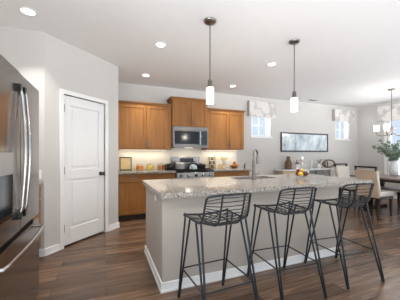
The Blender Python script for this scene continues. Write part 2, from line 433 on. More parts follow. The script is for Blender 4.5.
# baseboards
def base_run(mb, p, q, nrm, h=0.088, t=0.014):
    p, q, nrm = Vector(p), Vector(q), Vector(nrm).normalized()
    mb.prism([p, q, q + nrm*t, p + nrm*t], (0, 0, 1), h); mb.prism([p + nrm*t, q + nrm*t, q + nrm*(t+0.007), p + nrm*(t+0.007)], (0, 0, 1), 0.022)
mb = MB(); base_run(mb, (-1.25, 3.39, 0), (PA.x+0.004, 3.39, 0), (0, -1, 0)); 
base_run(mb, PA, PA + PD*(D0-cw-0.001), PN)
struct('baseboard_left', mb, M['trim'], 'white baseboard left of the pantry door', 'baseboard', 0.003)
mb = MB(); base_run(mb, PA + PD*(D1+cw+0.001), PB + PN*0.0 + PD*0.012, PN)
struct('baseboard_pantry', mb, M['trim'], 'white baseboard right of the pantry door', 'baseboard', 0.003)
mb = MB(); base_run(mb, (3.09, YB, 0), (XR, YB, 0), (0, -1, 0)); struct('baseboard_back', mb, M['trim'], 'white baseboard along the back wall', 'baseboard', 0.003)
mb = MB(); base_run(mb, (XR, YR, 0), (XR, YB-0.025, 0), (-1, 0, 0)); struct('baseboard_right', mb, M['trim'], 'white baseboard along the dining end wall', 'baseboard', 0.003)

# windows
def small_window(n, w, label):
    r = thing('window_%d' % n, label, 'window', kind='structure')
    x0, x1, z0, z1 = w; f = 0.05; mb = MB()
    ya, yb = YB+0.02, YB+0.10
    mb.box((x0, ya, z0), (x0+f, yb, z1)); mb.box((x1-f, ya, z0), (x1, yb, z1)); mb.box((x0+f, ya, z0), (x1-f, yb, z0+f)); mb.box((x0+f, ya, z1-f), (x1-f, yb, z1))
    mb.build('window_frame', M['trim'], r)
    mb = MB(); xs_ = x0 + (x1-x0)*0.60
    mb.box((x1-0.15, ya+0.02, z0+f), (x1-0.115, yb-0.01, z1-f)); mb.build('sash_rail', M['trim'], r)
    mb = MB(); xm = (x0+f + x1-0.15)/2; zm = z0 + 0.31
    mb.box((xm-0.013, ya+0.03, z0+f), (xm+0.013, yb-0.03, z1-f)); mb.build('muntin', M['trim'], r)
    mb = MB(); mb.box((x0+f, ya+0.032, zm-0.013), (x1-0.15, yb-0.032, zm+0.013)); mb.build('muntin', M['trim'], r)
    MB().box((x0+f, ya+0.038, z0+f), (x1-f, ya+0.042, z1-f)).build('pane', M['pane'], r)
    MB().box((x0-0.02, YB-0.03, z0-0.025), (x1+0.02, YB+0.02, z0)).build('window_sill', M['trim'], r, bevel=0.004)
small_window(1, W1, 'small high window on the back wall right of the upper cabinets')
small_window(2, W2, 'small high window on the back wall by the dining corner')
r = thing('window_3', 'large bright window on the dining end wall behind the chandelier', 'window', kind='structure')
mb = MB(); xa, xb = XR+0.0, XR+0.10; f = 0.06; a0, a1, z0, z1 = W3
for q in ((a0, a0+f, z0, z1), (a1-f, a1, z0, z1), (a0+f, a1-f, z0, z0+f), (a0+f, a1-f, z1-f, z1)): mb.box((xa+0.02, q[0], q[2]), (xb, q[1], q[3]))
mb.build('window_frame', M['trim'], r)
mb = MB(); mb.box((xa+0.03, (a0+a1)/2-0.03, z0+f), (xb-0.01, (a0+a1)/2+0.03, z1-f)); mb.build('sash_rail', M['trim'], r)
for ya in (a0+f, (a0+a1)/2+0.03):
    yb = ya + (a1-a0)/2 - f - 0.03
    MB().box((xa+0.05, ya, z0+f), (xa+0.054, yb, z1-f)).build('pane', M['pane'], r)
    for zz in (1.12, 1.55, 1.98): MB().box((xa+0.045, ya, zz-0.009), (xa+0.06, yb, zz+0.009)).build('muntin', M['trim'], r)
mb = MB()
for q in ((a0-0.075, a0, z0-0.07, z1+0.07), (a1, a1+0.075, z0-0.07, z1+0.07), (a0, a1, z1, z1+0.07)): mb.box((xa-0.015, q[0], q[2]), (xa+0.02, q[1], q[3]))
mb.build('window_casing', M['trim'], r, bevel=0.003)
MB().box((xa-0.05, a0-0.09, z0-0.03), (xa+0.02, a1+0.09, z0)).build('window_sill', M['trim'], r, bevel=0.004)

# valances: a cloth box hung over each window
def valance(label, p0, p1, out, z0, z1, depth=0.10):
    p0, p1, out = Vector(p0), Vector(p1), Vector(out)
    r = thing('window_valance', label, 'valance')
    d = (p1 - p0); L = d.length; d.normalize(); n = 24
    fr = MB(); rows = []
    for i in range(n+1):
        t = i / n; q = p0 + d*L*t; q = q + out*(depth + 0.006*math.sin(t*PI*6))
        zb = z0 + 0.020*math.cos(t*2*PI*2)
        rows.append((q, zb))
    for (qa, za), (qb, zb) in zip(rows, rows[1:]):
        o = -out*0.012
        fr.bm.faces.new([fr.bm.verts.new(v) for v in ((qa.x, qa.y, za), (qb.x, qb.y, zb), (qb.x, qb.y, z1), (qa.x, qa.y, z1))])
    bmesh.ops.remove_doubles(fr.bm, verts=fr.bm.verts, dist=1e-5)
    fo = fr.build('cloth_front', M['valance'], r); s_ = fo.modifiers.new('thick', 'SOLIDIFY'); s_.thickness = 0.012; s_.offset = 0
    for e, sgn in ((p0, 1), (p1, -1)):
        a = e + d*sgn*0.0; mb = MB()
        mb.prism([(a.x, a.y, z0+0.02), tuple(Vector((a.x, a.y, z0+0.02)) + d*sgn*0.01), tuple(Vector((a.x, a.y, z0+0.02)) + d*sgn*0.01 + out*(depth-0.008)), tuple(Vector((a.x, a.y, z0+0.02)) + out*(depth-0.008))], (0, 0, 1), z1-z0-0.02)
        mb.build('cloth_return', M['valance_side'], r)
    mb = MB(); a = p0 + d*0.01; b = p1 - d*0.01
    mb.prism([(a.x, a.y, z1-0.02), (b.x, b.y, z1-0.02), tuple(Vector((b.x, b.y, z1-0.02)) + out*(depth-0.01)), tuple(Vector((a.x, a.y, z1-0.02)) + out*(depth-0.01))], (0, 0, 1), 0.018)
    mb.build('mounting_board', M['valance_side'], r)
valance('pale patterned valance over the high window nearest the kitchen cabinets', (3.38, YB-0.001, 0), (4.22, YB-0.001, 0), (0, -1, 0), 2.20, 2.61)
valance('pale patterned valance over the high window in the dining corner', (6.40, YB-0.001, 0), (7.26, YB-0.001, 0), (0, -1, 0), 2.24, 2.60)
valance('wide pale valance over the large dining window behind the chandelier', (XR-0.016, 4.53, 0), (XR-0.016, 2.45, 0), (-1, 0, 0), 2.19, 2.63)

# ------------------------------------------------------------------ ceiling fittings
def can_light(x, y, label):
    t = thing('recessed_light', label, 'ceiling light', (x, y, H), group='recessed ceiling lights')
    mb = MB(); mb.lathe([(0.062, -0.001), (0.085, -0.001), (0.085, -0.006), (0.064, -0.010), (0.062, -0.004)], closed=True); mb.build('trim_ring', M['trim'], t, smooth=True)
    MB().lathe([(0, -0.002), (0.062, -0.002), (0.062, -0.0035), (0, -0.0035)]).build('lens', M['canlens'], t)
    lamp('can_lamp', 'AREA', t, (0, 0, -0.014), CAN_W, (1.0, 0.97, 0.93), 0.05, spread=math.radians(95))
    return t
CANS = [(-0.755, 2.95, 'recessed ceiling light nearest the refrigerator'), (0.69, 3.18, 'recessed ceiling light left of the nearer pendant'),
        (0.70, 4.52, 'recessed ceiling light close to the left upper cabinets'), (2.55, 3.19, 'recessed ceiling light left of the farther pendant'),
        (2.58, 4.53, 'recessed ceiling light above the sink side upper cabinets')]
for x, y, lb in CANS[:5]: can_light(x, y, lb)
for x, y, lb in CANS[5:]: can_light(x, y, lb)
v = thing('ceiling_vent', 'small white air register on the ceiling near the back wall', 'vent', (5.3, 4.9, H))
MB().box((-0.16, -0.07, -0.008), (0.16, 0.07, -0.001)).build('vent_plate', M['trim'], v, bevel=0.002)
mb = MB()
for k in range(6): mb.box((-0.14, -0.052+k*0.02, -0.011), (0.14, -0.044+k*0.02, -0.0075))
mb.build('louvers', M['nickel'], v)

def pendant(x, y, label):
    t = thing('pendant_light', label, 'pendant light', (x, y, H), group='pendants over the island')
    MB().lathe([(0.070, -0.001), (0.070, -0.012), (0.058, -0.026), (0.0, -0.030)]).build('canopy', M['nickel'], t, smooth=True)
    MB().tube([(0, 0, -0.028), (0, 0, -0.665)], 0.0065).build('rod', M['nickel'], t, smooth=True)
    MB().lathe([(0.0, -0.66), (0.018, -0.665), (0.026, -0.68), (0.026, -0.725), (0.034, -0.735), (0.034, -0.748), (0.0, -0.748)]).build('socket_cup', M['nickel'], t, smooth=True)
    MB().lathe([(0.020, -0.7485), (0.039, -0.749), (0.043, -0.755), (0.043, -0.925), (0.040, -0.925), (0.040, -0.757), (0.020, -0.754)], closed=True).build('glass_shade', M['shade'], t, smooth=True)
    lamp('pendant_lamp', 'POINT', t, (0, 0, -0.97), 7.0, (1, 0.92, 0.82), 0.045)
    return t
pendant(1.078, 2.405, 'slim nickel pendant with white glass cylinder, nearest over the island')
pendant(2.31, 2.435, 'slim nickel pendant with white glass cylinder, farther over the island')

ch = thing('chandelier', 'nickel dining chandelier with five white glass cup shades', 'chandelier', (6.08, 3.40, H))
MB().lathe([(0.075, -0.001), (0.075, -0.012), (0.05, -0.03), (0.0, -0.034)]).build('canopy', M['nickel'], ch, smooth=True)
MB().tube([(0, 0, -0.03), (0, 0, -0.86)], 0.008).build('rod', M['nickel'], ch, smooth=True)
MB().lathe([(0.0, -1.06), (0.018, -1.05), (0.03, -1.0), (0.022, -0.95), (0.03, -0.90), (0.014, -0.85), (0.0, -0.845)]).build('hub', M['nickel'], ch, smooth=True)
for k in range(5):
    a = math.radians(119) + k * 2*PI/5; ca, sa = math.cos(a), math.sin(a); R_ = 0.28
    MB().tube(spline([(0.02*ca, 0.02*sa, -0.99), (0.12*ca, 0.12*sa, -1.06), (0.25*ca, 0.25*sa, -1.05), (R_*ca, R_*sa, -0.985)]), 0.008).build('arm', M['nickel'], ch, smooth=True)
    MB().lathe([(0.012, -0.985), (0.036, -0.975), (0.036, -0.965), (0.012, -0.962)], (R_*ca, R_*sa, 0)).build('cup', M['nickel'], ch, smooth=True)
    MB().lathe([(0.024, -0.962), (0.052, -0.955), (0.060, -0.82), (0.056, -0.82), (0.048, -0.95), (0.024, -0.957)], (R_*ca, R_*sa, 0), closed=True).build('glass_shade', M['shade'], ch, smooth=True)
lamp('chandelier_lamp', 'POINT', ch, (0, 0, -0.75), 15.0, (1, 0.93, 0.84), 0.1)

# ------------------------------------------------------------------ kitchen cabinets
def shaker(x0, x1, z0, z1, yf, t=0.020, st=0.058):
    """a shaker front whose face is at y=yf looking to -y"""
    mb = MB()
    mb.box((x0, yf, z0), (x0+st, yf+t, z1)); mb.box((x1-st, yf, z0), (x1, yf+t, z1))
    mb.box((x0+st, yf, z0), (x1-st, yf+t, z0+st)); mb.box((x0+st, yf, z1-st), (x1-st, yf+t, z1))
    mb.box((x0+st, yf+0.010, z0+st), (x1-st, yf+t, z1-st))
    return mb
def bar_pull(parent, p, q, name='handle', r=0.0055, off=(0, -0.028, 0), m=None):
    p, q, off = Vector(p), Vector(q), Vector(off); d = (q-p).normalized()
    mb = MB(); mb.tube([p + off - d*0.015, q + off + d*0.015], r)
    mb.tube([p, p + off], r*0.8); mb.tube([q, q + off], r*0.8)
    return mb.build(name, m or M['nickel'], parent, smooth=True)
def crown(x0, x1, yf, yb, z0, z1, out=0.035, left=True, right=True):
    mb = MB()
    # stepped, sloping crown moulding in three courses
    for k in range(4):
        o0 = 0.006 + out*k/4; za = z0 + (z1-z0)*k/4; zb = z0 + (z1-z0)*(k+1)/4
        mb.box((x0 - (o0 if left else 0), yf - o0, za), (x1 + (o0 if right else 0), yb, zb))
    return mb
def upper(label, x0, x1, yf, z0, z1, zc, split, left, right):
    t = thing('upper_cabinet', label, 'wall cabinet')
    MB().box((x0, yf+0.022, z0), (x1, YB-0.002, z1)).build('body', M['maple'], t)
    crown(x0, x1, yf+0.02, YB-0.002, z1, zc, left=left, right=right).build('crown_moulding', M['maple_x'], t)
    for a, b, hx in ((x0+0.008, split-0.006, split-0.032), (split+0.006, x1-0.008, split+0.032)):
        d = shaker(a, b, z0+0.012, z1-0.012, yf).build('door', M['maple'], t, bevel=0.002)
        bar_pull(d, (hx, yf, z0+0.07), (hx, yf, z0+0.17))
    return t
upper('left honey maple upper cabinet with two doors beside the pantry', 0.20, 1.287, 4.85, 1.345, 2.245, 2.295, 0.765, False, False)
upper('raised honey maple upper cabinet with two doors above the microwave', 1.291, 2.094, 4.80, 1.838, 2.395, 2.455, 1.70, True, True)
upper('right honey maple upper cabinet with two doors near the small window', 2.098, 3.07, 4.85, 1.352, 2.235, 2.285, 2.66, False, True)

def base_cab(label, x0, x1, yf, cells, yb=YB-0.002):
    t = thing('base_cabinet', label, 'base cabinet')
    MB().box((x0, yf+0.022, 0.105), (x1, yb, 0.873)).build('body', M['maple'], t)
    MB().box((x0, yf+0.085, 0.0), (x1, yf+0.105, 0.105)).build('toe_kick', M['espresso'], t)
    for a, b, side in cells:
        d = shaker(a, b, 0.718, 0.862, yf, st=0.030).build('drawer_front', M['maple_x'], t, bevel=0.002)
        bar_pull(d, ((a+b)/2-0.05, yf, 0.79), ((a+b)/2+0.05, yf, 0.79))
        d = shaker(a, b, 0.125, 0.702, yf).build('door', M['maple'], t, bevel=0.002)
        hx = b-0.03 if side > 0 else a+0.03
        bar_pull(d, (hx, yf, 0.56), (hx, yf, 0.66))
    return t
base_cab('honey maple base cabinet left of the range, by the pantry', 0.20, 1.300, 4.58, [(0.225, 0.74, 1), (0.755, 1.29, -1)])
base_cab('honey maple base cabinet right of the range behind the faucet', 2.135, 3.05, 4.58, [(2.145, 2.585, 1), (2.60, 3.04, -1)])
tag(MB().box((0.197, 4.545, 0.875), (1.303, YB-0.002, 0.915)).build('worktop', M['granite'], bevel=0.006), 'speckled granite worktop left of the range', 'worktop')
tag(MB().box((2.132, 4.545, 0.875), (3.075, YB-0.002, 0.915)).build('worktop', M['granite'], bevel=0.006), 'speckled granite worktop right of the range', 'worktop')
struct('backsplash', MB().box((0.197, YB-0.010, 0.916), (3.06, YB-0.0005, 1.84)), M['tile'], 'cream tiled backsplash under the upper cabinets', 'backsplash')

def strip(label, x0, x1):
    t = thing('under_cabinet_light', label, 'strip light', ((x0+x1)/2, 5.06, 1.345), group='strip lights under the upper cabinets')
    w = (x1-x0)/2
    MB().box((-w, -0.025, -0.010), (w, 0.025, -0.0005)).build('housing', M['trim'], t)
    MB().box((-w+0.01, -0.018, -0.013), (w-0.01, 0.018, -0.0105)).build('lens', M['striplens'], t)
    lamp('strip_lamp', 'AREA', t, (0, 0, -0.018), UNDER_W, (1, 0.89, 0.72), 2*w-0.04, 0.03)
strip('thin lit strip under the left upper cabinet', 0.26, 1.23)
strip('thin lit strip under the right upper cabinet', 2.16, 3.0)

# narrow base cabinet between refrigerator and alcove wall, facing the aisle
t = thing('base_cabinet', 'narrow honey maple base cabinet beyond the refrigerator', 'base cabinet')
MB().box((XL+0.002, 2.40, 0.105), (-0.752, 3.365, 0.873)).build('body', M['maple'], t)
MB().box((-0.85, 2.40, 0.0), (-0.83, 3.365, 0.105)).build('toe_kick', M['espresso'], t)
MB().box((-0.750, 2.41, 0.125), (-0.732, 3.355, 0.70)).build('door', M['maple'], t, bevel=0.002)
dr = MB().box((-0.750, 2.41, 0.722), (-0.732, 3.355, 0.858)).build('drawer_front', M['maple'], t, bevel=0.002)
bar_pull(dr, (-0.732, 2.85, 0.79), (-0.732, 2.95, 0.79), off=(0.028, 0, 0))
tag(MB().box((XL+0.002, 2.37, 0.875), (-0.715, 3.388, 0.915)).build('worktop', M['granite'], bevel=0.006), 'short granite worktop hidden behind the refrigerator', 'worktop')
t = thing('wall_outlet', 'white wall outlet above the counter beyond the refrigerator', 'outlet', (-0.765, 3.39, 1.0))
MB().box((-0.036, -0.006, -0.058), (0.036, -0.0005, 0.058)).build('cover_plate', M['plate'], t, bevel=0.002)
for z in (-0.026, 0.026): MB().box((-0.017, -0.009, z-0.016), (0.017, -0.0065, z+0.016)).build('socket', M['plate'], t, bevel=0.002)

# ------------------------------------------------------------------ refrigerator
fr = thing('refrigerator', 'stainless french door refrigerator with water dispenser and bottom freezer', 'refrigerator')
FX = -0.52; F0, F1 = 1.41, 2.335; SPL = 1.868
MB().box((XL+0.03, F0+0.01, 0.02), (-0.605, F1-0.01, 1.775)).build('body', M['fridge_side'], fr, bevel=0.006)
MB().box((-0.66, F0+0.02, 0.0), (-0.61, F1-0.02, 0.06)).build('kick_grille', M['gap'], fr)
DW = (1.45, 1.735, 0.875, 1.262)
ld = MB()
ld.box((-0.60, F0, 0.755), (FX, DW[0], 1.78)); ld.box((-0.60, DW[1], 0.755), (FX, SPL-0.003, 1.78))
ld.box((-0.60, DW[0], 0.755), (FX, DW[1], DW[2])); ld.box((-0.60, DW[0], DW[3]), (FX, DW[1], 1.78))
ld.box((-0.60, DW[0], DW[2]), (-0.585, DW[1], DW[3]))
near = ld.build('door', M['fridge'], fr)
MB().box((-0.584, DW[0]+0.002, 1.13), (FX+0.002, DW[1]-0.002, DW[3]-0.002)).build('dispenser_panel', M['panel_lit'], near, bevel=0.003)
MB().box((-0.583, DW[0]+0.002, DW[2]+0.002), (-0.578, DW[1]-0.002, 1.128)).build('dispenser_recess', M['black'], near)
MB().box((-0.577, DW[0]+0.01, DW[2]+0.002), (-0.524, DW[1]-0.01, DW[2]+0.02)).build('drip_tray', M['black'], near)
far = MB().box((-0.60, SPL+0.003, 0.755), (FX, F1, 1.78)).build('door', M['fridge'], fr, bevel=0.008)
fz = MB().box((-0.60, F0, 0.075), (FX, F1, 0.715)).build('freezer_drawer', M['fridge'], fr, bevel=0.008)
MB().box((-0.604, F0+0.02, 0.712), (-0.56, F1-0.02, 0.758)).build('gasket_gap', M['gap'], fr)
def bow_handle(parent, y, z0, z1):
    pts = [(FX-0.002, y, z0), (FX+0.016, y, z0+0.004), (FX+0.026, y, z0+0.05)] + [(FX+0.026+0.016*math.sin(PI*k/10), y, z0+0.07+(z1-z0-0.14)*k/10) for k in range(0, 11)] + [(FX+0.026, y, z1-0.05), (FX+0.016, y, z1-0.004), (FX-0.002, y, z1)]
    for z in (z0, z1): MB().box((FX-0.001, y-0.016, z-0.024), (FX+0.024, y+0.016, z+0.024)).build('handle_mount', M['black'], parent, bevel=0.004)
    return MB().tube(pts, 0.0098, 10).build('handle', M['bright_steel'], parent, smooth=True)
bow_handle(near, 1.812, 0.86, 1.67); bow_handle(far, 1.90, 0.86, 1.67)
pts = [(FX-0.002, F0+0.05, 0.665), (FX+0.04, F0+0.055, 0.665), (FX+0.05, F0+0.10, 0.665)] + [(FX+0.05+0.012*math.sin(PI*k/8), F0+0.12+(F1-F0-0.24)*k/8, 0.665) for k in range(9)] + [(FX+0.05, F1-0.10, 0.665), (FX+0.04, F1-0.055, 0.665), (FX-0.002, F1-0.05, 0.665)]
MB().tube(pts, 0.0135, 10).build('handle', M['bright_steel'], fz, smooth=True)

# ------------------------------------------------------------------ range and microwave
rg = thing('gas_range', 'stainless range with black grates and front knobs between the worktops', 'range')
RX0, RX1, RY = 1.308, 2.128, 4.545
MB().box((RX0, RY+0.03, 0.02), (RX1, 5.185, 0.865)).build('body', M['fridge_side'], rg)
MB().box((RX0+0.01, RY-0.005, 0.20), (RX1-0.01, RY+0.028, 0.745)).build('oven_door', M['steel'], rg, bevel=0.006)
MB().box((RX0+0.12, RY-0.008, 0.33), (RX1-0.12, RY-0.0055, 0.62)).build('oven_window', M['black'], rg)
bar_pull(rg, (RX0+0.08, RY-0.005, 0.70), (RX1-0.08, RY-0.005, 0.70), 'oven_handle', 0.011, (0, -0.05, 0), M['bright_steel'])
MB().box((RX0+0.01, RY-0.003, 0.045), (RX1-0.01, RY+0.028, 0.19)).build('storage_drawer', M['steel'], rg, bevel=0.006)
MB().prism([(RX0, RY-0.025, 0.765), (RX0, RY-0.010, 0.872), (RX0, RY+0.06, 0.872), (RX0, RY+0.06, 0.755)], (1, 0, 0), RX1-RX0).build('control_panel', M['steel'], rg, bevel=0.004)
for k in range(5):
    x = RX0 + 0.09 + k*(RX1-RX0-0.18)/4
    MB().tube([(x, RY-0.016, 0.818), (x, RY-0.045, 0.814), (x, RY-0.062, 0.812)], [0.027, 0.026, 0.021], 14).build('knob', M['bright_steel'] if k != 2 else M['black'], rg, smooth=True)
MB().box((RX0, RY+0.005, 0.873), (RX1, 5.13, 0.905)).build('cooktop', M['black'], rg, bevel=0.004)
for k in range(3):
    x0 = RX0+0.03+k*0.257; x1 = x0+0.247; mb = MB(); zt = 0.932
    for x in (x0, (x0+x1)/2-0.006, x1-0.012): mb.box((x, RY+0.04, zt-0.014), (x+0.012, 5.09, zt))
    for y in (RY+0.04, RY+0.18, RY+0.30, RY+0.42, 5.078): mb.box((x0, y, zt-0.014), (x1, y+0.012, zt))
    for x in (x0, x1-0.012):
        for y in (RY+0.04, 5.078): mb.box((x, y, 0.905), (x+0.012, y+0.012, zt-0.01))
    mb.build('grate', M['iron'], rg)
for bx, by in ((1.46, 4.70), (1.46, 4.98), (1.72, 4.84), (1.97, 4.70), (1.97, 4.98)):
    MB().lathe([(0.045, 0.9052), (0.045, 0.913), (0.03, 0.917), (0.0, 0.917)], (bx, by, 0), 16).build('burner', M['iron'], rg, smooth=True)
MB().box((RX0+0.05, 5.135, 0.873), (RX1-0.09, 5.187, 1.185)).build('backguard', M['steel'], rg, bevel=0.006)
MB().box((1.56, 5.131, 1.06), (1.88, 5.1345, 1.155)).build('clock_display', M['black'], rg)

mw = thing('microwave', 'stainless over the range microwave with black window', 'microwave')
MX0, MX1, MY, MZ0, MZ1 = 1.294, 2.09, 4.76, 1.385, 1.833
MB().box((MX0, MY+0.03, MZ0), (MX1, YB-0.012, MZ1)).build('body', M['fridge_side'], mw)
dm = MB(); xd = MX1-0.185
dm.box((MX0, MY, MZ0+0.045), (xd, MY+0.028, MZ1-0.085+0.0))
dm.build('door', M['steel_dark'], mw, bevel=0.004)
MB().box((MX0+0.035, MY-0.003, MZ0+0.075), (xd-0.04, MY-0.0005, MZ1-0.098)).build('window', M['black'], mw)
MB().box((MX0, MY+0.002, MZ1-0.083), (MX1, MY+0.028, MZ1)).build('vent_grille', M['steel_dark'], mw, bevel=0.003)
MB().box((MX0, MY+0.002, MZ0), (MX1, MY+0.028, MZ0+0.043)).build('lower_trim', M['steel_dark'], mw, bevel=0.004)
MB().box((xd+0.002, MY, MZ0+0.045), (MX1, MY+0.028, MZ1-0.085)).build('control_panel', M['steel_dark'], mw, bevel=0.003)
MB().box((xd+0.02, MY-0.003, MZ0+0.06), (MX1-0.025, MY-0.0005, MZ1-0.092)).build('keypad', mat('dark_keypad', S(44, 56, 58), 0.15), mw)
bar_pull(mw, (xd-0.015, MY, MZ0+0.08), (xd-0.015, MY, MZ1-0.115), 'handle', 0.010, (0, -0.04, 0), M['bright_steel'])
MB().box((1.60, MY+0.12, MZ0-0.004), (1.78, MY+0.17, MZ0-0.0005)).build('cooktop_lamp', M['striplens'], mw)
lamp('cooktop_light', 'AREA', mw, (1.69, MY+0.145, MZ0-0.008), 0.9, (1, 0.88, 0.7), 0.16, 0.04)

# ------------------------------------------------------------------ island
IX0, IX1, IY0, IY1 = 0.474, 2.71, 2.11, 3.06
isl = thing('kitchen_island', 'greige panelled island base with white baseboard under the granite top', 'island')
mb = MB(); w = 0.02
mb.box((IX0, IY0, 0), (IX1, IY0+w, 0.874)); mb.box((IX0, IY1-w, 0), (IX1, IY1, 0.874)); mb.box((IX0, IY0+w, 0), (IX0+w, IY1-w, 0.874)); mb.box((IX1-w, IY0+w, 0), (IX1, IY1-w, 0.874))
mb.build('panels', M['island'], isl)
mb = MB(); b = 0.014; h = 0.09
mb.box((IX0-b, IY0-b, 0), (IX1+b, IY0-0.0005, h)); mb.box((IX0-b, IY0-0.0005, 0), (IX0-0.0005, IY1, h)); mb.box((IX1+0.0005, IY0-0.0005, 0), (IX1+b, IY1, h))
mb.box((IX0-b-0.006, IY0-b-0.006, 0), (IX1+b+0.006, IY0-b, 0.025)); mb.box((IX0-b-0.006, IY0-b, 0), (IX0-b, IY1, 0.025))
mb.build('baseboard', M['trim'], isl, bevel=0.003)
mb = MB(); mb.box((IX0-0.012, IY0-0.012, 0.83), (IX1+0.012, IY0-0.0005, 0.874)); mb.box((IX0-0.012, IY0-0.0005, 0.83), (IX0-0.0005, IY1, 0.874))
mb.build('cove_trim', M['island'], isl, bevel=0.003)
o_ = MB().box((IX0-0.006, 2.375, 0.775), (IX0-0.0005, 2.445, 0.885-0.05)).build('outlet_plate', M['plate'], isl, bevel=0.001)

# granite top with an opening for the sink
SX0, SX1, SY0, SY1 = 1.62, 2.24, 2.68, 2.98
GX0, GX1, GY0, GY1, Z0, Z1 = 0.43, 3.17, 1.972, 3.10, 0.875, 0.915
bm = bmesh.new()
def rounded(x0, x1, y0, y1, r, seg=5):
    out = []
    for cx, cy, a0 in ((x1-r, y0+r, -PI/2), (x1-r, y1-r, 0), (x0+r, y1-r, PI/2), (x0+r, y0+r, PI)):
        for k in range(seg+1):
            a = a0 + PI/2*k/seg; out.append((cx + r*math.cos(a), cy + r*math.sin(a)))
    return out
outer = rounded(GX0, GX1, GY0, GY1, 0.03); inner = rounded(SX0, SX1, SY0, SY1, 0.03)
n = len(outer)
vo = [[bm.verts.new((x, y, z)) for x, y in outer] for z in (Z0, Z1)]; vi = [[bm.verts.new((x, y, z)) for x, y in inner] for z in (Z0, Z1)]
for k in range(n):
    j = (k+1) % n
    bm.faces.new([vo[1][k], vo[1][j], vi[1][j], vi[1][k]]); bm.faces.new([vo[0][j], vo[0][k], vi[0][k], vi[0][j]])
    bm.faces.new([vo[0][k], vo[0][j], vo[1][j], vo[1][k]]); bm.faces.new([vi[0][j], vi[0][k], vi[1][k], vi[1][j]])
g = MB(); g.bm.free(); g.bm = bm
tag(g.build('island_worktop', M['granite']), 'long speckled granite island top with undermount sink', 'worktop')
sk = thing('kitchen_sink', 'stainless undermount sink set in the island top', 'sink')
mb = MB(); d0 = 0.70; w = 0.004; e = 0.004
mb.box((SX0-0.012, SY0-0.012, d0), (SX1+0.012, SY1+0.012, d0+w))
for q in ((SX0-0.012, SX0-0.012+w, SY0-0.012, SY1+0.012), (SX1+0.012-w, SX1+0.012, SY0-0.012, SY1+0.012), (SX0-0.008, SX1+0.008, SY0-0.012, SY0-0.012+w), (SX0-0.008, SX1+0.008, SY1+0.012-w, SY1+0.012)):
    mb.box((q[0], q[2], d0+w), (q[1], q[3], 0.8745))
mb.build('basin', M['steel'], sk)
MB().lathe([(0.045, d0+w+0.0005), (0.045, d0+w+0.004), (0.0, d0+w+0.004)], ((SX0+SX1)/2, (SY0+SY1)/2, 0)).build('drain', M['bright_steel'], sk, smooth=True)
fc = thing('kitchen_faucet', 'tall nickel pull down faucet on the island top', 'faucet', (1.78, 2.585, 0.9155))
MB().lathe([(0.028, 0), (0.028, 0.012), (0.021, 0.03), (0.018, 0.24), (0.013, 0.26), (0.0, 0.26)]).build('base', M['nickel'], fc, smooth=True)
dx, dy = 0.17, 0.155; pts = [(0, 0, 0.10), (0, 0, 0.30)]
for k in range(0, 11):
    a = PI*k/10; q = (1-math.cos(a))/2
    pts.append((dx*q*0.98, dy*q*0.98, 0.315 + 0.075*math.sin(a)))
MB().tube(pts, 0.0125, 10).build('gooseneck', M['nickel'], fc, smooth=True)
MB().tube([(dx*0.98, dy*0.98, 0.318), (dx, dy, 0.29), (dx, dy, 0.22), (dx, dy, 0.20)], [0.014, 0.018, 0.020, 0.016], 12).build('spray_head', M['nickel'], fc, smooth=True)
MB().tube([(0.018, 0, 0.07), (0.05, -0.005, 0.075), (0.075, -0.006, 0.105)], [0.008, 0.007, 0.006]).build('lever', M['nickel'], fc, smooth=True)

